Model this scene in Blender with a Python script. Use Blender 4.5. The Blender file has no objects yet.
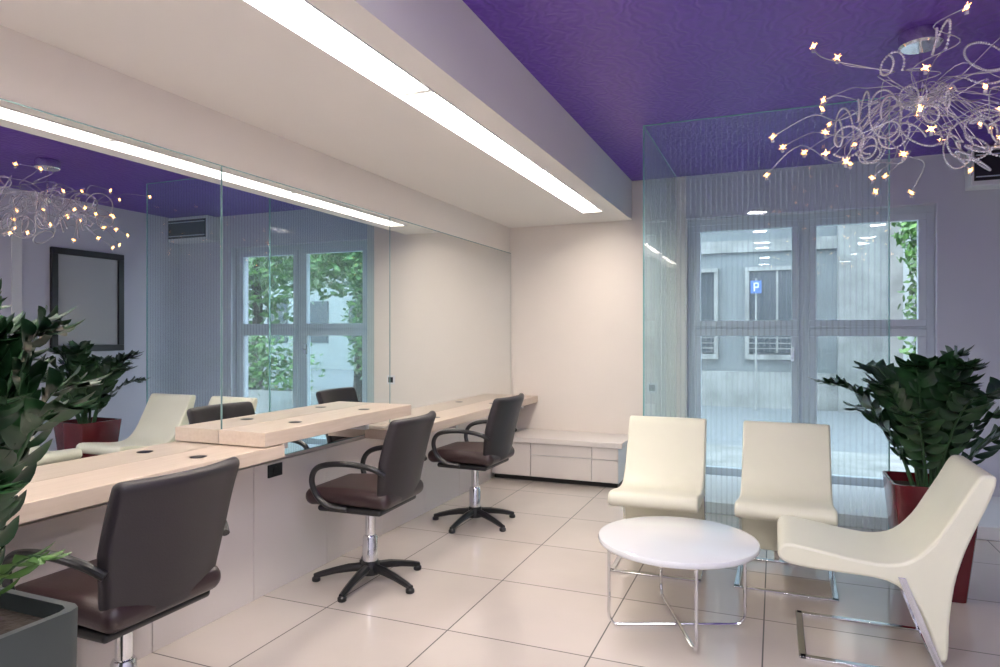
import bpy, bmesh, math, random
from mathutils import Vector, Matrix
from math import sin, cos, pi, radians
D=bpy.data; S=bpy.context.scene
# ---------------------------------------------------------------- helpers
def link(o,parent=None):
    S.collection.objects.link(o)
    if parent: o.parent=parent
    return o
def empty(name,loc=(0,0,0),rot=0):
    e=D.objects.new(name,None); e.empty_display_size=.1
    e.location=loc; e.rotation_euler=(0,0,rot); return link(e)
def catmull(pts,n=6,closed=False):
    P=[Vector(p) for p in pts]; out=[]; m=len(P)
    rng=range(m) if closed else range(m-1)
    for i in rng:
        if closed: a,b,c,d=P[(i-1)%m],P[i],P[(i+1)%m],P[(i+2)%m]
        else: a,b,c,d=P[max(i-1,0)],P[i],P[i+1],P[min(i+2,m-1)]
        for k in range(n):
            t=k/n
            out.append(.5*((2*b)+(c-a)*t+(2*a-5*b+4*c-d)*t*t+(3*b-a-3*c+d)*t**3))
    if not closed: out.append(P[-1].copy())
    return out
class MB:
    def __init__(s): s.v=[]; s.f=[]; s.m=[]
    def add(s,vs,fs,mi=0):
        b=len(s.v); s.v+= [tuple(v) for v in vs]
        for f in fs: s.f.append([b+i for i in f]); s.m.append(mi)
    def box(s,x0,x1,y0,y1,z0,z1,mi=0):
        v=[(x,y,z) for x in (x0,x1) for y in (y0,y1) for z in (z0,z1)]
        s.add(v,[(0,1,3,2),(4,6,7,5),(0,4,5,1),(2,3,7,6),(0,2,6,4),(1,5,7,3)],mi)
    def strip(s,p0,p1,wd,w,t,mi=0):
        p0,p1,wd=Vector(p0),Vector(p1),Vector(wd).normalized()
        T=(p1-p0).normalized(); N=T.cross(wd).normalized()
        v=[]
        for p in (p0,p1):
            for a,b in ((-1,-1),(1,-1),(1,1),(-1,1)): v.append(p+wd*a*w/2+N*b*t/2)
        s.add(v,[(0,3,2,1),(4,5,6,7),(0,1,5,4),(1,2,6,5),(2,3,7,6),(3,0,4,7)],mi)
    def tube(s,pts,r,n=8,mi=0,closed=False):
        P=[Vector(p) for p in pts]; m=len(P)
        R=r if isinstance(r,(list,tuple)) else [r]*m
        T=[]
        for i in range(m):
            if closed: T.append((P[(i+1)%m]-P[(i-1)%m]).normalized())
            else: T.append((P[min(i+1,m-1)]-P[max(i-1,0)]).normalized())
        up=Vector((0,0,1)) if abs(T[0].z)<.9 else Vector((1,0,0))
        N=T[0].cross(up).normalized(); vs=[]
        for i in range(m):
            N=(N-T[i]*N.dot(T[i])).normalized(); B=T[i].cross(N)
            for k in range(n):
                a=2*pi*k/n; vs.append(P[i]+(N*cos(a)+B*sin(a))*R[i])
        fs=[]
        for i in range(m if closed else m-1):
            j=(i+1)%m
            for k in range(n):
                fs.append((i*n+k,i*n+(k+1)%n,j*n+(k+1)%n,j*n+k))
        if not closed: fs.append(tuple(reversed(range(n)))); fs.append(tuple((m-1)*n+k for k in range(n)))
        s.add(vs,fs,mi)
    def lathe(s,prof,c=(0,0,0),n=32,mi=0,sx=1,sy=1):
        vs=[];m=len(prof)
        for r,z in prof:
            for k in range(n):
                a=2*pi*k/n; vs.append((c[0]+r*cos(a)*sx,c[1]+r*sin(a)*sy,c[2]+z))
        fs=[(i*n+k,i*n+(k+1)%n,(i+1)*n+(k+1)%n,(i+1)*n+k) for i in range(m-1) for k in range(n)]
        fs.append(tuple(reversed(range(n)))); fs.append(tuple((m-1)*n+k for k in range(n)))
        s.add(vs,fs,mi)
    def ball(s,c,r,nu=8,nv=5,mi=0):
        s.lathe([(r*max(.05,sin(pi*i/nv)),-r*cos(pi*i/nv)) for i in range(nv+1)],c,nu,mi)
    def obj(s,name,mats,parent=None,smooth=True,bevel=0,seg=2,ang=35):
        me=D.meshes.new(name); me.from_pydata(s.v,[],s.f)
        if not isinstance(mats,(list,tuple)): mats=[mats]
        for m in mats: me.materials.append(m)
        for p,mi in zip(me.polygons,s.m): p.material_index=mi
        bm=bmesh.new(); bm.from_mesh(me)
        bmesh.ops.recalc_face_normals(bm,faces=bm.faces)
        bm.to_mesh(me); bm.free()
        o=link(D.objects.new(name,me),parent)
        if smooth:
            for p in me.polygons: p.use_smooth=True
            me.set_sharp_from_angle(angle=radians(ang))
        if bevel:
            b=o.modifiers.new('bev','BEVEL'); b.width=bevel; b.segments=seg; b.limit_method='ANGLE'; b.angle_limit=radians(40)
        return o
def box(name,x0,x1,y0,y1,z0,z1,mat,parent=None,bevel=0):
    m=MB(); m.box(x0,x1,y0,y1,z0,z1); return m.obj(name,mat,parent,smooth=bool(bevel),bevel=bevel)
def profile(name,pts,y0,y1,mat,parent,bevel=.015,seg=3):
    n=len(pts); m=MB()
    vs=[(p[0],y0,p[1]) for p in pts]+[(p[0],y1,p[1]) for p in pts]
    fs=[tuple(range(n)),tuple(reversed(range(n,2*n)))]+[(i,(i+1)%n,n+(i+1)%n,n+i) for i in range(n)]
    m.add(vs,fs); o=m.obj(name,mat,parent,True,0,ang=60)
    b=o.modifiers.new('bev','BEVEL'); b.width=bevel; b.segments=seg; b.limit_method='ANGLE'; b.angle_limit=radians(60); b.harden_normals=False
    return o
def pad(mb,path,width,thick,curve=0,mi=0,wl=None):
    P=[Vector((p[0],0,p[1])) for p in path]; m=len(P)
    b=thick/2
    T=[(P[min(i+1,m-1)]-P[max(i-1,0)]).normalized() for i in range(m)]
    W=wl or [width]*m
    K=5; lst=[]
    for k in range(K,0,-1):
        a=k/K*pi/2; lst.append((P[0]-T[0]*b*sin(a),T[0],b*max(cos(a),.03),W[0]/2-b*(1-cos(a))))
    for i in range(m): lst.append((P[i],T[i],b,W[i]/2))
    for k in range(1,K+1):
        a=k/K*pi/2; lst.append((P[-1]+T[-1]*b*sin(a),T[-1],b*max(cos(a),.03),W[-1]/2-b*(1-cos(a))))
    vs=[];nr=0
    for p,t,hb,ha in lst:
        N=Vector((-t.z,0,t.x)); r=hb*.95; ring=[]
        q=5
        for (sx,sy,a0) in ((1,1,0),(-1,1,pi/2),(-1,-1,pi),(1,-1,3*pi/2)):
            for k in range(q):
                a=a0+k/(q-1)*pi/2
                ring.append((sx*(ha-r)+r*cos(a),sy*(hb-r)+r*sin(a)))
        full=[]
        for i in range(len(ring)):
            a=ring[i]; c=ring[(i+1)%len(ring)]; full.append(a)
            if i in (q-1,3*q-1):
                for k in range(1,10): full.append((a[0]+(c[0]-a[0])*k/10,a[1]+(c[1]-a[1])*k/10))
        nr=len(full)
        for y,h in full:
            v=p+N*h+Vector((0,y,0)); v.x+=curve*(2*y/width)**2; vs.append(v)
    fs=[(i*nr+k,i*nr+(k+1)%nr,(i+1)*nr+(k+1)%nr,(i+1)*nr+k) for i in range(len(lst)-1) for k in range(nr)]
    fs.append(tuple(reversed(range(nr)))); fs.append(tuple((len(lst)-1)*nr+k for k in range(nr)))
    mb.add(vs,fs,mi)
# ---------------------------------------------------------------- materials
def mat(name,col,rough=.5,metal=0,spec=.5,emit=None,es=0,coat=0,noise=0,nscale=8,bump=0,bscale=40):
    m=D.materials.new(name); m.use_nodes=True; nt=m.node_tree; b=nt.nodes['Principled BSDF']
    b.inputs['Base Color'].default_value=(*col,1); b.inputs['Roughness'].default_value=rough
    b.inputs['Metallic'].default_value=metal; b.inputs['Specular IOR Level'].default_value=spec
    b.inputs['Coat Weight'].default_value=coat
    if emit: b.inputs['Emission Color'].default_value=(*emit,1); b.inputs['Emission Strength'].default_value=es
    tc=nt.nodes.new('ShaderNodeTexCoord')
    if noise:
        n=nt.nodes.new('ShaderNodeTexNoise'); n.inputs['Scale'].default_value=nscale; n.inputs['Detail'].default_value=4
        nt.links.new(tc.outputs['Object'],n.inputs['Vector'])
        r=nt.nodes.new('ShaderNodeMapRange'); r.inputs[3].default_value=1-noise; r.inputs[4].default_value=1+noise
        nt.links.new(n.outputs['Fac'],r.inputs[0])
        mx=nt.nodes.new('ShaderNodeVectorMath'); mx.operation='SCALE'; mx.inputs[0].default_value=col
        nt.links.new(r.outputs[0],mx.inputs['Scale']); nt.links.new(mx.outputs[0],b.inputs['Base Color'])
    if bump:
        n=nt.nodes.new('ShaderNodeTexNoise'); n.inputs['Scale'].default_value=bscale
        nt.links.new(tc.outputs['Object'],n.inputs['Vector'])
        bp=nt.nodes.new('ShaderNodeBump'); bp.inputs['Strength'].default_value=bump; bp.inputs['Distance'].default_value=.01
        nt.links.new(n.outputs['Fac'],bp.inputs['Height']); nt.links.new(bp.outputs[0],b.inputs['Normal'])
    return m
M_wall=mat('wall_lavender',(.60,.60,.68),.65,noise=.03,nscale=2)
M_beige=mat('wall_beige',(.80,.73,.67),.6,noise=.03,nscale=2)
M_white=mat('soffit_white',(.84,.80,.76),.6,noise=.02,nscale=2)
M_trim=mat('white_trim',(.75,.75,.76),.4,noise=.02)
M_chrome=mat('chrome',(.75,.76,.78),.12,1,noise=.03,nscale=20)
M_cream=mat('cream_leather',(.76,.75,.61),.40,noise=.03,nscale=6,bump=.08,bscale=180)
M_black=mat('black_vinyl',(.020,.016,.020),.45,noise=.15,nscale=10,bump=.1,bscale=200)
M_seat=mat('brown_vinyl',(.034,.018,.020),.35,noise=.15,nscale=10,bump=.1,bscale=200)
M_plast=mat('black_plastic',(.012,.012,.014),.35,noise=.1)
M_red=mat('red_pot',(.11,.006,.012),.25,noise=.1,coat=.3)
M_planter=mat('grey_planter',(.04,.052,.052),.4,noise=.1)
M_soil=mat('soil',(.03,.02,.014),.9,noise=.4,nscale=40,bump=1)
M_tabletop=mat('white_lacquer',(.78,.80,.83),.08,noise=.01,coat=.6)
M_panel=mat('panel_laminate',(.70,.65,.62),.3,noise=.02,nscale=3)
M_frame=mat('window_frame_paint',(.60,.65,.72),.4,noise=.03)
M_dark=mat('dark_frame_wood',(.02,.018,.02),.3,noise=.2)
M_pic=mat('grey_print',(.44,.44,.45),.5,noise=.05,nscale=1)
M_led=mat('strip_diffuser',(1,1,1),.5,emit=(1,.90,.80),es=32,noise=.01)
M_bulb=mat('warm_bulb',(1,.8,.5),.5,emit=(1,.46,.14),es=9,noise=.01)
M_bead=mat('crystal_bead',(.80,.78,.82),.2,.5,noise=.05,nscale=60)
def leafmat(name,c1,c2,ro=.34):
    m=mat(name,c1,ro); nt=m.node_tree; b=nt.nodes['Principled BSDF']
    tc=nt.nodes.new('ShaderNodeTexCoord'); n=nt.nodes.new('ShaderNodeTexNoise'); n.inputs['Scale'].default_value=9
    nt.links.new(tc.outputs['Object'],n.inputs['Vector'])
    r=nt.nodes.new('ShaderNodeValToRGB'); r.color_ramp.elements[0].position=.38; r.color_ramp.elements[1].position=.68
    r.color_ramp.elements[0].color=(*c1,1); r.color_ramp.elements[1].color=(*c2,1)
    nt.links.new(n.outputs['Fac'],r.inputs[0]); nt.links.new(r.outputs[0],b.inputs['Base Color']); return m
M_leaf=leafmat('zz_leaf',(.008,.030,.013),(.020,.070,.022),.30)
M_leafn=leafmat('zz_leaf_young',(.04,.13,.02),(.09,.20,.04))
M_stem=mat('zz_stem',(.03,.08,.03),.4,noise=.1)
M_tree=leafmat('tree_leaf',(.04,.11,.03),(.16,.30,.08))
def woodmat():
    m=mat('pale_laminate',(.6,.45,.36),.32); nt=m.node_tree; b=nt.nodes['Principled BSDF']
    tc=nt.nodes.new('ShaderNodeTexCoord'); mp=nt.nodes.new('ShaderNodeMapping'); mp.inputs['Scale'].default_value=(14,1.0,14)
    n=nt.nodes.new('ShaderNodeTexNoise'); n.inputs['Scale'].default_value=4; n.inputs['Detail'].default_value=6
    r=nt.nodes.new('ShaderNodeValToRGB'); r.color_ramp.elements[0].color=(.58,.47,.38,1); r.color_ramp.elements[1].color=(.64,.53,.44,1)
    r.color_ramp.elements[0].position=.3; r.color_ramp.elements[1].position=.7
    nt.links.new(tc.outputs['Object'],mp.inputs[0]); nt.links.new(mp.outputs[0],n.inputs['Vector']); nt.links.new(n.outputs['Fac'],r.inputs[0]); nt.links.new(r.outputs[0],b.inputs['Base Color']); return m
M_wood=woodmat()
def tilemat():
    m=mat('floor_tiles',(.6,.5,.5),.2,coat=.5); nt=m.node_tree; b=nt.nodes['Principled BSDF']
    b.inputs['Coat Roughness'].default_value=.05
    tc=nt.nodes.new('ShaderNodeTexCoord'); mp=nt.nodes.new('ShaderNodeMapping')
    T=.69; mp.inputs['Location'].default_value=((2.12+T*20),(-2.83+T*20),0)
    br=nt.nodes.new('ShaderNodeTexBrick'); br.offset=0; br.squash=1
    br.inputs['Scale'].default_value=1; br.inputs['Brick Width'].default_value=T; br.inputs['Row Height'].default_value=T
    br.inputs['Mortar Size'].default_value=.0035; br.inputs['Mortar Smooth'].default_value=.1; br.inputs['Bias'].default_value=0
    br.inputs['Color1'].default_value=(.59,.53,.485,1); br.inputs['Color2'].default_value=(.55,.495,.455,1); br.inputs['Mortar'].default_value=(.10,.09,.09,1)
    nt.links.new(tc.outputs['Object'],mp.inputs[0]); nt.links.new(mp.outputs[0],br.inputs['Vector'])
    n=nt.nodes.new('ShaderNodeTexNoise'); n.inputs['Scale'].default_value=3; n.inputs['Detail'].default_value=5
    nt.links.new(tc.outputs['Object'],n.inputs['Vector'])
    r=nt.nodes.new('ShaderNodeMapRange'); r.inputs[3].default_value=.93; r.inputs[4].default_value=1.05; nt.links.new(n.outputs['Fac'],r.inputs[0])
    mx=nt.nodes.new('ShaderNodeVectorMath'); mx.operation='SCALE'; nt.links.new(br.outputs['Color'],mx.inputs[0]); nt.links.new(r.outputs[0],mx.inputs['Scale'])
    nt.links.new(mx.outputs[0],b.inputs['Base Color'])
    rr=nt.nodes.new('ShaderNodeMapRange'); rr.inputs[3].default_value=.10; rr.inputs[4].default_value=.7; nt.links.new(br.outputs['Fac'],rr.inputs[0]); nt.links.new(rr.outputs[0],b.inputs['Roughness'])
    bp=nt.nodes.new('ShaderNodeBump'); bp.invert=True; bp.inputs['Strength'].default_value=.4; bp.inputs['Distance'].default_value=.003
    nt.links.new(br.outputs['Fac'],bp.inputs['Height']); nt.links.new(bp.outputs[0],b.inputs['Normal'])
    return m
M_tile=tilemat()
def purplemat():
    m=mat('purple_wallpaper',(.07,.025,.24),.42); nt=m.node_tree; b=nt.nodes['Principled BSDF']
    tc=nt.nodes.new('ShaderNodeTexCoord')
    w=nt.nodes.new('ShaderNodeTexWave'); w.inputs['Scale'].default_value=5; w.inputs['Distortion'].default_value=14; w.inputs['Detail'].default_value=2; w.inputs['Detail Scale'].default_value=1.5
    nt.links.new(tc.outputs['Object'],w.inputs['Vector'])
    r=nt.nodes.new('ShaderNodeValToRGB'); r.color_ramp.elements[0].color=(.108,.038,.34,1); r.color_ramp.elements[1].color=(.128,.046,.39,1)
    nt.links.new(w.outputs['Fac'],r.inputs[0]); nt.links.new(r.outputs[0],b.inputs['Base Color'])
    bp=nt.nodes.new('ShaderNodeBump'); bp.inputs['Strength'].default_value=.3; bp.inputs['Distance'].default_value=.006
    nt.links.new(w.outputs['Fac'],bp.inputs['Height']); nt.links.new(bp.outputs[0],b.inputs['Normal']); return m
M_purple=purplemat()
M_mirror=mat('mirror_silver',(.86,.89,.89),.0,1)
M_medge=mat('mirror_edge',(.25,.40,.40),.2,.2,noise=.05)
def glassmat(name,tint,haze,stripes):
    m=D.materials.new(name); m.use_nodes=True; nt=m.node_tree; nt.nodes.clear()
    out=nt.nodes.new('ShaderNodeOutputMaterial')
    tr=nt.nodes.new('ShaderNodeBsdfTransparent'); tr.inputs[0].default_value=(*tint,1)
    gl=nt.nodes.new('ShaderNodeBsdfGlossy'); gl.inputs['Roughness'].default_value=.01
    geo=nt.nodes.new('ShaderNodeNewGeometry'); ior=nt.nodes.new('ShaderNodeMapRange'); ior.inputs[3].default_value=1.5; ior.inputs[4].default_value=1/1.5
    nt.links.new(geo.outputs['Backfacing'],ior.inputs[0])
    lw=nt.nodes.new('ShaderNodeFresnel'); nt.links.new(ior.outputs[0],lw.inputs['IOR'])
    m1=nt.nodes.new('ShaderNodeMixShader'); nt.links.new(lw.outputs[0],m1.inputs[0]); nt.links.new(tr.outputs[0],m1.inputs[1]); nt.links.new(gl.outputs[0],m1.inputs[2])
    if not haze:
        nt.links.new(m1.outputs[0],out.inputs[0]); return m
    df=nt.nodes.new('ShaderNodeBsdfDiffuse'); df.inputs[0].default_value=(.50,.72,.76,1)
    tl=nt.nodes.new('ShaderNodeBsdfTranslucent'); tl.inputs[0].default_value=(.62,.84,.88,1)
    m2=nt.nodes.new('ShaderNodeMixShader'); m2.inputs[0].default_value=.65; nt.links.new(df.outputs[0],m2.inputs[1]); nt.links.new(tl.outputs[0],m2.inputs[2])
    tc=nt.nodes.new('ShaderNodeTexCoord'); sp=nt.nodes.new('ShaderNodeSeparateXYZ'); nt.links.new(tc.outputs['Object'],sp.inputs[0])
    ad=nt.nodes.new('ShaderNodeMath'); nt.links.new(sp.outputs[0],ad.inputs[0]); nt.links.new(sp.outputs[1],ad.inputs[1])
    mu=nt.nodes.new('ShaderNodeMath'); mu.operation='MULTIPLY'; mu.inputs[1].default_value=2*pi/.034; nt.links.new(ad.outputs[0],mu.inputs[0])
    si=nt.nodes.new('ShaderNodeMath'); si.operation='SINE'; nt.links.new(mu.outputs[0],si.inputs[0])
    mr=nt.nodes.new('ShaderNodeMapRange'); mr.inputs[1].default_value=.2; mr.inputs[2].default_value=1; mr.inputs[3].default_value=haze; mr.inputs[4].default_value=stripes
    nt.links.new(si.outputs[0],mr.inputs[0])
    m3=nt.nodes.new('ShaderNodeMixShader'); nt.links.new(mr.outputs[0],m3.inputs[0]); nt.links.new(m1.outputs[0],m3.inputs[1]); nt.links.new(m2.outputs[0],m3.inputs[2])
    nt.links.new(m3.outputs[0],out.inputs[0]); return m
M_glass=glassmat('window_glass',(.95,.97,.98),0,0)
M_curt=glassmat('striped_glass',(.90,.96,.97),.10,.27)
M_curs=glassmat('striped_glass_side',(.80,.95,.97),.14,.28)
M_gedge=mat('glass_edge_teal',(.20,.42,.42),.15,noise=.05)
# ---------------------------------------------------------------- room
XM=-2.54; YF=6.5; ZS=2.50; ZP=2.88; XE=-1.285; XR=2.1; YB=-2.6
o=box('floor',-2.7,XR+.15,YB-.15,YF+.3,-.12,0,M_tile)
box('wall_left',XM-.18,XM-.015,YB,YF,0,ZS+.45,M_beige)
box('wall_right',XR,XR+.15,YB,YF+.3,0,ZP+.1,M_wall)
box('wall_back',-2.75,XR+.15,YB-.15,YB,0,ZP+.1,M_wall)
wx0,wx1,wz0,wz1=-.774,1.24,.02,2.48
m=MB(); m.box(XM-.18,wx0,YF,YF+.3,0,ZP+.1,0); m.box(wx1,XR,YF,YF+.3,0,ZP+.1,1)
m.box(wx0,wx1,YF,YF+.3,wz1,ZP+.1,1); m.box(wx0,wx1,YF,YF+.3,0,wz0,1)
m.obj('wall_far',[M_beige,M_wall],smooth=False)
box('ceiling',XE,XR,YB,YF,ZP,ZP+.1,M_purple)
lx0,lx1,ly0,ly1=-1.62,-1.43,-2.0,5.94
m=MB(); m.box(XM-.015,lx0,YB,YF,ZS,ZP+.1); m.box(lx1,XE,YB,YF,ZS,ZP+.1); m.box(lx0,lx1,ly1,YF,ZS,ZP+.1); m.box(lx0,lx1,YB,ly0,ZS,ZP+.1); m.box(lx0,lx1,ly0,ly1,ZS+.14,ZP+.1)
m.obj('ceiling_soffit',M_white,smooth=False)
lt=empty('recessed_strip_light',(0,0,0))
m=MB(); segs=5; L=(ly1-ly0)/segs
for i in range(segs): m.box(lx0+.008,lx1-.012,ly0+i*L+.02,ly0+(i+1)*L-.02,ZS+.072,ZS+.09)
m.obj('diffuser',M_led,lt,smooth=False)
m=MB()
for i in range(segs+1): m.box(lx0+.006,lx1-.006,ly0+i*L-.02 if i else ly0,ly0+i*L+.02 if i<segs else ly1,ZS+.03,ZS+.09)
m.box(lx0,lx0+.006,ly0,ly1,ZS-.006,ZS+.10); m.box(lx1-.006,lx1,ly0,ly1,ZS-.006,ZS+.10)
m.obj('housing',M_trim,lt,smooth=False)
def mirror(y0,y1,x=XM):
    m=MB(); m.box(XM-.013,x-.0005,y0+.002,y1-.002,.72,2.235,1)
    m.add([(x,y0+.006,.724),(x,y1-.006,.724),(x,y1-.006,2.229),(x,y0+.006,2.229)],[(0,1,2,3)],0)
    m.obj('wall_mirror',[M_mirror,M_medge],smooth=False)
for a,b in ((-2.55,-.2),(-.2,1.2),(1.2,2.55),(2.55,4.12),(4.12,6.49)): mirror(a,b)
m=MB(); y=-2.2
while y<5.9:
    y1=min(y+.62,5.94); m.box(XM-.014,XM+.012,y+.002,y1-.002,.0,.70); y+=.62
m.obj('trim_under_counter',M_panel,bevel=.0015)
def desk(y0,y1,z0,z1,x1,holes):
    e=empty('styling_counter',(0,0,0))
    box('countertop',XM+.001,x1,y0,y1,z0,z1,M_wood,e,bevel=.003)
    m=MB()
    for hy in holes: m.lathe([(.03,0),(.036,.002),(.03,.003),(.01,.002)],((XM+x1)/2+.02,hy,z1),20)
    if holes: m.obj('cable_grommet',M_dark,e)
    m=MB()
    yy=y0+.25
    while yy<y1-.1:
        m.box(XM+.014,XM+.20,yy-.02,yy+.02,z0-.05,z0); yy+=.75
    m.obj('bracket',M_trim,e)
desk(-1.2,2.67,.785,.85,-2.25,[1.0,2.25]); desk(2.53,3.92,.855,.925,-2.25,[2.9,3.55]); desk(3.80,6.49,.70,.765,-2.245,[4.5,5.6])
e=empty('power_outlet',(0,0,0)); box('plate',XM+.012,XM+.022,2.86,2.97,.62,.69,M_plast,e,bevel=.003)
m=MB(); m.lathe([(.02,0),(.02,.002)],(0,0,0),16); s=m.obj('socket_face',M_dark,e); s.rotation_euler=(0,pi/2,0); s.location=(XM+.022,2.915,.655)
e=empty('wall_switch'); box('plate',-1.14,-1.04,YF-.01,YF,.83,.93,M_trim,e,bevel=.003); box('rocker',-1.12,-1.06,YF-.014,YF-.01,.85,.91,M_plast,e,bevel=.002)
bx=empty('low_storage_bench')
box('top',XM+.012,-1.26,5.93,6.49,.37,.42,M_panel,bx,bevel=.004)
box('carcass',XM+.012,-1.30,5.97,6.49,.05,.37,M_trim,bx)
box('plinth',XM+.012,-1.32,6.02,6.49,0,.05,M_plast,bx)
m=MB(); m.box(XM+.014,-2.136,5.952,5.97,.055,.365); m.box(-2.13,-1.545,5.952,5.97,.055,.255);m.box(-2.13,-1.545,5.952,5.97,.262,.365); m.box(-1.539,-1.302,5.952,5.97,.055,.255);m.box(-1.539,-1.302,5.952,5.97,.262,.365)
m.obj('drawer_fronts',M_panel,bx,bevel=.002)
box('trim_window_step',-.80,XR,5.45,YF,0,.09,M_trim,bevel=.005)
m=MB(); m.box(XR-.03,XR-.001,3.2,3.3,0,2.55);m.box(XR-.03,XR-.001,4.4,4.5,0,2.55);m.box(XR-.03,XR-.001,3.3,4.4,2.45,2.55); m.box(XR-.015,XR-.001,3.3,4.4,0,2.45,1)
m.obj('door_1',[M_trim,M_wall],smooth=False)
pf=empty('picture_frame')
m=MB(); a,b,c,d=4.80,5.66,1.20,2.33
m.box(XR-.04,XR,a,b,c,c+.07);m.box(XR-.04,XR,a,b,d-.07,d);m.box(XR-.04,XR,a,a+.07,c+.07,d-.07);m.box(XR-.04,XR,b-.07,b,c+.07,d-.07)
m.obj('frame',M_dark,pf,bevel=.004); box('print',XR-.015,XR,a+.065,b-.065,c+.065,d-.065,M_pic,pf)
ac=empty('air_conditioner'); box('casing',1.43,2.09,YF-.2,YF,2.56,2.87,M_trim,ac,bevel=.01); box('front_panel',1.45,2.07,YF-.21,YF-.2,2.60,2.83,M_plast,ac)
m=MB()
for i in range(2): m.box(1.46,2.06,YF-.225,YF-.205,2.625+i*.17,2.632+i*.17)
m.obj('louvres',M_frame,ac)
# ---------------------------------------------------------------- window
w=empty('window_1'); yf=YF+.10
m=MB()
def fr(x0,x1,z0,z1,t,y0=yf,y1=yf+.07):
    m.box(x0,x1,y0,y1,z0,z0+t);m.box(x0,x1,y0,y1,z1-t,z1);m.box(x0,x0+t,y0,y1,z0+t,z1-t);m.box(x1-t,x1,y0,y1,z0+t,z1-t)
fr(wx0,wx1,wz0,wz1,.06); m.box(.20,.28,yf,yf+.07,wz0+.06,wz1-.06)
xa,xb,xc,xd=wx0+.06,.20,.28,wx1-.06
for (p,q) in ((xa,xb),(xc,xd)):
    fr(p,q,1.46,wz1-.06,.06,yf-.02,yf+.05); fr(p,q,wz0+.06,1.44,.065,yf-.02,yf+.05); m.box(p,q,yf,yf+.06,1.44,1.46)
m.obj('frame',M_frame,w,bevel=.004)
m=MB()
for (p,q) in ((xa,xb),(xc,xd)):
    m.box(p+.055,q-.055,yf+.012,yf+.018,1.51,wz1-.115); m.box(p+.055,q-.055,yf+.012,yf+.018,wz0+.12,1.385)
m.obj('glass_panes',M_glass,w,smooth=False)
m=MB(); m.box(.13,.16,yf-.04,yf-.02,1.15,1.27); m.box(.135,.155,yf-.09,yf-.03,1.20,1.22); m.obj('handle',M_chrome,w)
gp=empty('glass_partition'); gx0,gx1,gy=-.865,.66,4.80
def sheet(name,vs,mt): 
    mm=MB(); mm.add(vs,[(0,1,2,3)]); return mm.obj(name,mt,gp,smooth=False)
sheet('front_pane',[(gx0,gy,.0),(gx1,gy,.0),(gx1,gy,ZP),(gx0,gy,ZP)],M_curt)
sheet('side_pane',[(gx0,gy,.0),(gx0,YF,.0),(gx0,YF,ZP),(gx0,gy,ZP)],M_curs)
m=MB(); m.box(gx0-.005,gx0+.005,gy-.005,gy+.005,0,ZP); m.box(gx1-.004,gx1+.004,gy-.005,gy+.005,0,ZP)
m.box(gx0,gx1,gy-.004,gy+.004,ZP-.006,ZP); m.box(gx0-.004,gx0+.004,gy,YF,ZP-.006,ZP); m.obj('pane_edges',M_gedge,gp,smooth=False)
# ---------------------------------------------------------------- cream chairs
def cream_chair(loc,rot):
    e=empty('lounge_chair',loc,rot)
    P=[(.735,.825),(.765,.84),(.797,.825),(.775,.74),(.735,.64),(.69,.52),(.655,.38),(.638,.22),(.632,.09),(.60,.08),(.565,.20),(.51,.31),(.42,.375),(.25,.385),(.12,.39),(.03,.405),(.0,.44),(.03,.485),(.15,.475),(.30,.452),(.42,.445),(.51,.475),(.585,.555),(.64,.65),(.69,.74)]
    P=[(.41-a,b) for a,b in P]
    Q=catmull([(a,b,0) for a,b in P],3,True)
    profile('upholstered_shell',[(q[0],q[1]) for q in Q],-.25,.25,M_cream,e,.014,3)
    m=MB()
    for s in (-1,1):
        y=s*.245
        m.strip((-.22,y,.006),(.32,y,.006),(0,1,0),.03,.010)
        m.strip((-.215,s*.256,.0),(-.06,s*.256,.40),(1,0,0),.028,.008)
    m.strip((.31,-.26,.006),(.31,.26,.006),(1,0,0),.03,.010)
    m.strip((-.215,-.26,.006),(-.215,.26,.006),(1,0,0),.03,.010)
    m.strip((-.222,-.05,.006),(-.20,-.05,.10),(0,1,0),.03,.010); m.strip((-.222,.05,.006),(-.20,.05,.10),(0,1,0),.03,.010)
    m.obj('chrome_base',M_chrome,e,bevel=.002)
cream_chair((-.655,4.22,0),-pi/2+.03); cream_chair((.055,4.22,0),-pi/2-.02); cream_chair((.42,3.42,0),pi+.0)
# ---------------------------------------------------------------- coffee table
ct=empty('round_coffee_table',(-.435,3.29,0))
m=MB(); m.lathe([(.30,.395),(.366,.398),(.372,.404),(.374,.415),(.370,.424),(.360,.427),(.05,.427)],(0,0,0),72); m.obj('tabletop',M_tabletop,ct)
m=MB()
for a in (radians(22),radians(112)):
    c,s=cos(a),sin(a); z0=.008 if a<1 else .026
    R=.325
    path=[(-R,.395),(-R,.30),(-R,.12),(-R,z0+.05),(-R+.015,z0+.012),(-R+.05,z0),(-.1,z0),(.1,z0),(R-.05,z0),(R-.015,z0+.012),(R,z0+.05),(R,.12),(R,.30),(R,.395)]
    m.tube(catmull([(x*c,x*s,z) for x,z in path],4),.008,10)
m.tube([(.325*cos(t/48*2*pi),.325*sin(t/48*2*pi),.388) for t in range(48)],.007,8,closed=True)
m.obj('wire_legs',M_chrome,ct)
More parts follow.
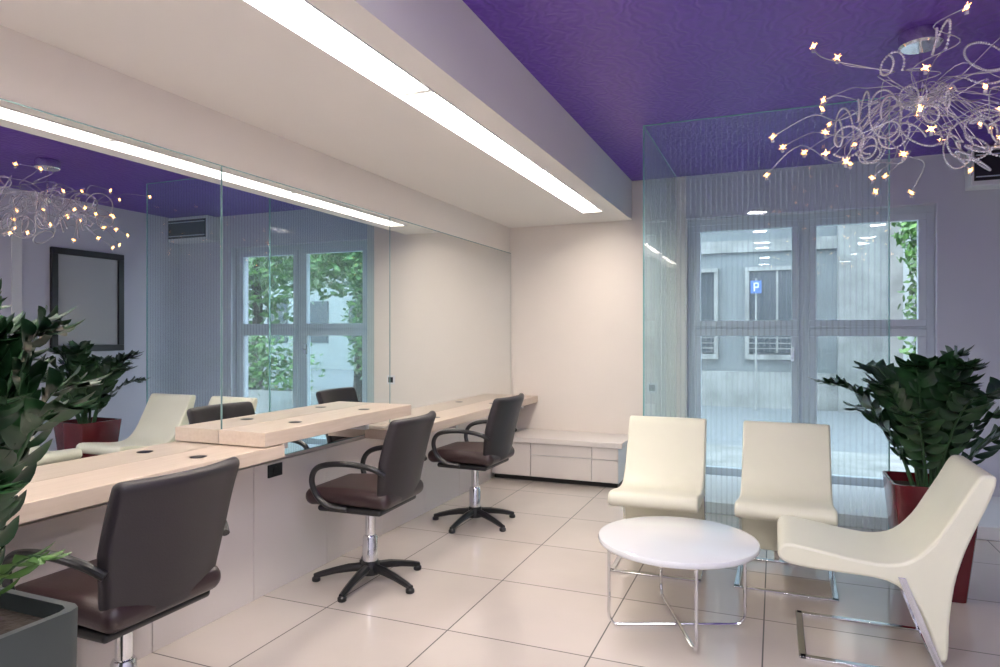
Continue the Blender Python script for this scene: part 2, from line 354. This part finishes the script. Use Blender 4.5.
# ---------------------------------------------------------------- salon chairs
def salon_chair(loc,rot,br):
    e=empty('salon_chair',loc,rot)
    m=MB(); pad(m,catmull([(-.215,.50,0),(-.235,.60,0),(-.262,.72,0),(-.295,.84,0),(-.325,.925,0)],4),.50,.05,.055,wl=[.43+.07*min(1,i/8) for i in range(17)])
    m.obj('backrest',M_black,e)
    m=MB(); pad(m,[(x,.505+.012*cos(x*6)) for x in [-.19+.43*i/8 for i in range(9)]],.47,.095,0); m.obj('seat_cushion',M_seat,e)
    m=MB(); pad(m,[(x,.447) for x in [-.17+.36*i/4 for i in range(5)]],.43,.035,0); m.obj('seat_pan',M_plast,e)
    for s in (-1,1):
        y=s*.262
        m=MB(); p=catmull([(-.225,y-s*.02,.66),(-.17,y+s*.01,.695),(-.05,y+s*.02,.712),(.08,y+s*.02,.705),(.17,y+s*.01,.675),(.205,y,.61),(.185,y-s*.01,.53),(.12,y-s*.02,.475),(.02,y-s*.05,.455)],6)
        m.tube(p,.0155,10); m.obj('armrest_%s'%('left' if s>0 else 'right'),M_plast,e)
    m=MB(); m.lathe([(.028,.22),(.028,.40),(.05,.405),(.09,.43),(.09,.445)],(0,0,0),24,0); m.lathe([(.042,.09),(.042,.25),(.036,.262),(.028,.264)],(0,0,0),24,0)
    m.obj('gas_column',M_chrome,e)
    m=MB(); m.lathe([(.055,.045),(.06,.06),(.05,.10),(.046,.12),(.03,.122)],(0,0,0),24)
    for i in range(5):
        a=br+i*2*pi/5; c,s=cos(a),sin(a)
        pts=[(.03,.082),(.12,.075),(.20,.060),(.27,.042),(.315,.030)]
        rr=[.026,.024,.02,.018,.014]
        m.tube([(x*c,x*s,z) for x,z in pts],rr,8)
        m.lathe([(.02,0),(.024,.004),(.024,.02),(.014,.03)],(.305*c,.305*s,0),14)
    m.obj('star_base',M_plast,e)
salon_chair((-2.11,1.67,0),pi,.3); salon_chair((-2.12,3.23,0),pi+.05,.35); salon_chair((-2.06,4.53,0),pi-.02,.2)
# ---------------------------------------------------------------- plants
def zz(e,base,n,hmin,hmax,spread,seed,leafL=.10,young=2,clamp=None,lmin=.15,mod=3):
    rnd=random.Random(seed); mb=MB(); my=MB()
    for i in range(n):
        az=2.39996*i+rnd.uniform(-.25,.25); H=rnd.uniform(hmin,hmax); lean=rnd.uniform(lmin,1)*spread
        yg=i<young
        if yg: H=.24; az=rnd.uniform(-.5,.5); lean=.17
        elif i%mod==0: lean*=.35; H=hmax*rnd.uniform(.88,1)
        d=Vector((cos(az),sin(az),0)); side=Vector((-sin(az),cos(az),0))
        p0=Vector(base)+d*rnd.uniform(.02,.09)
        if clamp: 
            k=clamp(p0+d*lean); lean*=k
        Hh=H*(1-.28*(lean/spread)**2)
        ctrl=[p0,p0+d*lean*.18+Vector((0,0,Hh*.35)),p0+d*lean*.5+Vector((0,0,Hh*.75)),p0+d*lean*.85+Vector((0,0,Hh*.97)),p0+d*lean*1.1+Vector((0,0,Hh*1.0))]
        C=catmull(ctrl,4 if yg else 7); N=len(C)
        mt=my if yg else mb
        mt.tube(C,[.0095*(1-.75*k/(N-1)) for k in range(N)],6,1)
        def leaf(p,dirv,nrm,L):
            dirv=dirv.normalized(); w=dirv.cross(nrm).normalized(); up=w.cross(dirv).normalized()
            prof=[(0,.02),(.15,.55),(.35,.95),(.55,1),(.75,.75),(.9,.38),(1,.02)]
            Wd=L*.23; vs=[];fs=[]
            for t,ww in prof:
                c=p+dirv*L*t+up*(-.18*L*t*t)
                vs+= [c-w*Wd*ww+up*Wd*ww*.35,c,c+w*Wd*ww+up*Wd*ww*.35]
            for k in range(len(prof)-1):
                a=3*k; fs+=[(a,a+1,a+4,a+3),(a+1,a+2,a+5,a+4)]
            mt.add(vs,fs,0)
        st=int(N*.24); k=st
        while k<N:
            t=(C[min(k+1,N-1)]-C[max(k-1,0)]).normalized(); s2=(side-t*side.dot(t)).normalized(); nn=s2.cross(t)
            f=(k-st)/(N-st); L=leafL*(.75+.5*sin(pi*min(1,f*.9+.15)))*rnd.uniform(.85,1.15)*(.75 if yg else 1)
            for s in (-1,1):
                dv=s2*s*1.0+t*rnd.uniform(.55,.9)+nn*rnd.uniform(-.1,.45)
                leaf(C[k],dv,nn+s2*s*rnd.uniform(-.3,.3),L)
            k+=2
        leaf(C[-1],(C[-1]-C[-2]),side.cross(C[-1]-C[-2]).normalized(),leafL*(.7 if yg else .9))
    mb.obj('foliage',[M_leaf,M_stem],e,ang=80)
    if young: my.obj('young_foliage',[M_leafn,M_stem],e,ang=80)
e=empty('potted_zz_plant',(.78,4.27,0))
m=MB(); 
def sqpot(m,b,t,h,th=.015,inner=.05):
    vs=[];lv=[(b,0),(t,h),(t-th,h),(t-th-.005,h-inner)]
    for r,z in lv:
        k=r*.18
        for sx,sy in ((1,1),(-1,1),(-1,-1),(1,-1)):
            c=[(sx*r,sy*(r-k)),(sx*(r-k*.3),sy*(r-k*.3)),(sx*(r-k),sy*r)]
            if sx*sy<0: c.reverse()
            vs+=[(x,y,z) for x,y in c]
    fs=[(i*12+k,i*12+(k+1)%12,(i+1)*12+(k+1)%12,(i+1)*12+k) for i in range(3) for k in range(12)]
    fs.append(tuple(reversed(range(12)))); fs.append(tuple(36+k for k in range(12)))
    m.add(vs,fs[:-1],0); m.add([vs[36+k] for k in range(12)],[tuple(range(12))],1)
sqpot(m,.145,.205,.60); m.obj('tapered_pot',[M_red,M_soil],e)
def clampR(p):
    k=1
    if p.y>.22: k=.42/max(.42,p.y*1.1+.14) if p.x<.1 else .85
    return k
zz(e,(0,0,.55),24,.40,.76,.50,9,.108,0,clampR,.45,5)
e=empty('potted_zz_plant',(-1.76,.93,0))
m=MB(); sqpot(m,.19,.20,.735,.02,.04); m.obj('square_planter',[M_planter,M_soil],e)
def clampL(p):
    return .6 if p.y>.2 else 1
zz(e,(0,0,.69),34,.36,.80,.29,23,.085,2,clampL,.4,4)
# ---------------------------------------------------------------- chandelier
ch=empty('spider_chandelier',(.66,3.82,0)); rnd=random.Random(4)
m=MB(); m.lathe([(.02,2.80),(.085,2.802),(.095,2.812),(.095,2.865),(.088,2.878),(.05,2.88)],(0,0,0),36); m.tube([(0,0,2.80),(0,0,2.58)],.008,10); m.lathe([(.01,2.50),(.035,2.52),(.045,2.55),(.035,2.58),(.01,2.60)],(0,0,0),24)
m.obj('canopy_and_hub',M_chrome,ch)
wires=MB(); bulbs_and_glow=MB(); beads=MB()
hub=Vector((0,0,2.55))
NB=42
for i in range(NB):
    az=i*2.39996+rnd.uniform(-.2,.2); R=rnd.uniform(.34,.80); dz=rnd.uniform(-.38,.18)
    tip=hub+Vector((cos(az)*R,sin(az)*R,dz))
    d=(tip-hub); s=Vector((-sin(az),cos(az),0)); r=rnd.uniform(.03,.09)*rnd.choice((-1,1))
    pts=[hub,hub+d*.25+Vector((0,0,rnd.uniform(.02,.10)))+s*r,hub+d*.5+Vector((0,0,rnd.uniform(-.1,.08)))-s*r,hub+d*.75+s*r+Vector((0,0,.04)),tip]
    wires.tube(catmull(pts,6),.0022,5)
    bulbs_and_glow.ball(tip,.0085,8,6)
    for q in range(4):
        u=Vector((rnd.gauss(0,1),rnd.gauss(0,1),rnd.gauss(0,1))).normalized()
        bulbs_and_glow.tube([tip-u*.020,tip,tip+u*.020],[.0005,.0018,.0005],5)  # emissive spikes model the star-shaped glow around each bulb as geometry
    wires.lathe([(.004,-.03),(.008,-.028),(.008,-.014),(.005,-.012)],tip,8)
for i in range(28):
    az=rnd.uniform(0,2*pi); R=rnd.uniform(.15,.60); c=hub+Vector((cos(az)*R,sin(az)*R,rnd.uniform(-.30,.10)))
    u=Vector((rnd.gauss(0,1),rnd.gauss(0,1),rnd.gauss(0,.6))).normalized(); v=u.orthogonal().normalized(); r0=rnd.uniform(.05,.13)
    turns=rnd.uniform(.9,1.5); n=int(turns*2*pi*r0/.0145); prev=[]
    for k in range(n):
        a=k/n*turns*2*pi; r=r0*(1-.4*k/n); p=c+(v*cos(a)+u.cross(v)*sin(a))*r+u*.05*k/n
        prev.append(p); beads.ball(p,.0062,6,4)
    wires.tube(catmull([hub,hub.lerp(prev[0],.5)+Vector((0,0,.05)),prev[0]],5)+prev[1:],.0018,5)
wires.obj('curled_wires',M_bead,ch); beads.obj('crystal_beads',M_bead,ch); bulbs_and_glow.obj('bulbs_and_glow',M_bulb,ch)
# ---------------------------------------------------------------- exterior
M_fac=mat('facade_plaster',(.17,.185,.19),.8,noise=.4,nscale=1.2); M_fac2=mat('facade_stone',(.26,.26,.25),.8,noise=.65,nscale=2.6)
M_fac3=mat('facade_far',(.32,.34,.34),.8,noise=.3,nscale=.6)
M_win=mat('dark_pane',(.04,.05,.06),.25,noise=.2); M_asph=mat('asphalt',(.20,.21,.22),.8,noise=.25)
M_sign=mat('blue_sign',(.05,.14,.40),.4,noise=.02); M_bark=mat('bark',(.06,.045,.035),.9,noise=.3,nscale=20,bump=1)
box('street_ground',-14,22,YF+.3,30,-.3,-.14,M_asph)
box('sidewalk',-14,22,YF+.3,9.2,-.139,-.05,M_fac2)
b=empty('street_building')
m=MB(); m.box(-12,2.3,15,17,-.14,9); m.box(-12,2.32,14.9,15,3.1,3.35,1); m.box(1.15,2.25,14.7,15,-.14,9,1); m.box(-12,2.3,14.85,15,-.14,.6,1)
m.obj('facade',[M_fac,M_fac2],b,smooth=False)
m=MB(); m2=MB()
for i in range(7):
    x=-11.3+i*1.8
    for z0,z1 in ((1.0,2.7),(3.9,5.8)):
        m.box(x,x+1.1,14.93,14.99,z0,z1); m2.box(x-.08,x,14.88,15,z0-.08,z1+.08); m2.box(x+1.1,x+1.18,14.88,15,z0-.08,z1+.08); m2.box(x-.08,x+1.18,14.85,15,z0-.14,z0-.04); m2.box(x-.08,x+1.18,14.85,15,z1,z1+.08); m2.box(x+.52,x+.56,14.90,14.94,z0,z1)
        for k in range(6): m2.box(x,x+1.1,14.90,14.92,z0+.08+k*.11,z0+.10+k*.11)
m.obj('panes',M_win,b,smooth=False); m2.obj('surrounds',M_fac2,b,smooth=False)
b=empty('street_building'); m=MB(); m.box(3,22,24,26,-.14,7); m.obj('facade',M_fac3,b,smooth=False)
m=MB()
for i in range(8):
    for z in (1,4): m.box(4+i*2.2,5.1+i*2.2,23.95,24,z,z+1.8)
m.obj('panes',M_win,b,smooth=False)
rnd=random.Random(7)
def clump(c,R,n,sz):
    for i in range(n):
        v=Vector((rnd.gauss(0,1),rnd.gauss(0,1),rnd.gauss(0,1))).normalized()*rnd.uniform(.4,1)
        p=Vector(c)+Vector((v.x*R[0],v.y*R[1],v.z*R[2])); a=Vector((rnd.gauss(0,1),rnd.gauss(0,1),rnd.gauss(0,1))).normalized(); bb=a.orthogonal().normalized()
        m.add([p-a*sz,p+bb*sz*.5,p+a*sz,p-bb*sz*.5],[(0,1,2,3)])
t=empty('street_tree'); m=MB()
clump((3.3,12.3,3.4),(1.6,1.4,1.3),3200,.10); clump((2.7,12.3,1.6),(.9,.8,1.4),2200,.08); clump((2.45,11.8,2.8),(.75,.6,.8),1500,.08); clump((5.6,13.5,4.3),(2.0,1.8,2.2),3000,.14)
m.obj('leaves',M_tree,t,smooth=False)
m=MB(); m.tube([(3.4,12.5,-.14),(3.35,12.5,1.5),(3.45,12.5,3.5)],[.16,.13,.08],10); m.obj('trunk',M_bark,t)
t=empty('street_tree'); m=MB(); clump((8.6,15,4.0),(2.0,1.8,2.6),3000,.16); m.obj('leaves',M_tree,t,smooth=False)
m=MB(); m.tube([(8.6,15,-.14),(8.5,15,1.5),(8.6,15,3.5)],[.2,.16,.1],10); m.obj('trunk',M_bark,t)
t=empty('street_tree'); m=MB(); clump((-2.2,9.9,3.5),(1.5,1.0,1.0),1300,.10); m.obj('leaves',M_tree,t,smooth=False)
m=MB(); m.tube([(-2.6,9.9,-.05),(-2.55,9.9,1.8),(-2.2,9.9,3.4)],[.13,.10,.05],10); m.obj('trunk',M_bark,t)
t=empty('hedge_planter'); m=MB(); clump((4.6,10.0,.8),(2.2,.3,.8),2600,.07); m.obj('leaves',M_tree,t,smooth=False); box('trough',2.4,6.8,9.8,10.2,-.14,.35,M_fac2,t)
sg=empty('parking_sign'); m=MB(); m.tube([(-.35,14.3,-.14),(-.35,14.3,2.5)],.02,8); m.obj('post',M_fac2,sg)
box('plate',-.45,-.25,14.25,14.27,2.2,2.45,M_sign,sg)
m=MB(); m.box(-.395,-.37,14.24,14.25,2.24,2.41); m.box(-.37,-.31,14.24,14.25,2.39,2.41); m.box(-.37,-.31,14.24,14.25,2.31,2.33); m.box(-.32,-.30,14.24,14.25,2.31,2.41); m.obj('letter',M_trim,sg,smooth=False)
# ---------------------------------------------------------------- lights
wd=D.worlds.new('world'); S.world=wd; wd.use_nodes=True; nt=wd.node_tree
bg=nt.nodes['Background']; bg.inputs[0].default_value=(.76,.89,1,1); bg.inputs[1].default_value=6.3
def area(name,loc,rot,sx,sy,pw,col,portal=False):
    l=D.lights.new(name,'AREA'); l.shape='RECTANGLE'; l.size=sx; l.size_y=sy; l.energy=pw; l.color=col
    o=D.objects.new(name,l); o.location=loc; o.rotation_euler=rot; link(o)
    if portal: l.cycles.is_portal=True
    return o
area('window_portal',((wx0+wx1)/2,YF+.28,1.25),(radians(-90),0,0),2.0,2.4,1,(1,1,1),True)
for x,y in ((-.2,.9),(1.3,.9),(-.2,-.7),(1.3,-.7),(-.2,-2.0),(1.3,-2.0)):  # added fill lights out of view, dressed as ceiling fixtures, to brighten the room
    e=empty('added_fill_light',(x,y,ZP)); m=MB(); m.lathe([(.13,-.001),(.16,-.001),(.16,-.018),(.13,-.022)],(0,0,0),32)
    m.f=[f for f in m.f if len(f)==4]; m.m=[0]*len(m.f); m.obj('fill_light_ring',M_trim,e)
    l=D.lights.new('fill_lamp','AREA'); l.shape='DISK'; l.size=.24; l.energy=21; l.color=(.95,.95,1)
    link(D.objects.new('fill_lamp',l),e).location=(0,0,-.012)
# ---------------------------------------------------------------- camera
c=D.cameras.new('camera'); c.sensor_width=36; c.lens=36*670/1000; c.clip_start=.02
o=D.objects.new('camera',c); o.location=(0,0,1.4); o.rotation_euler=(radians(90),0,radians(22.32)); link(o); S.camera=o
S.view_settings.view_transform='Standard'
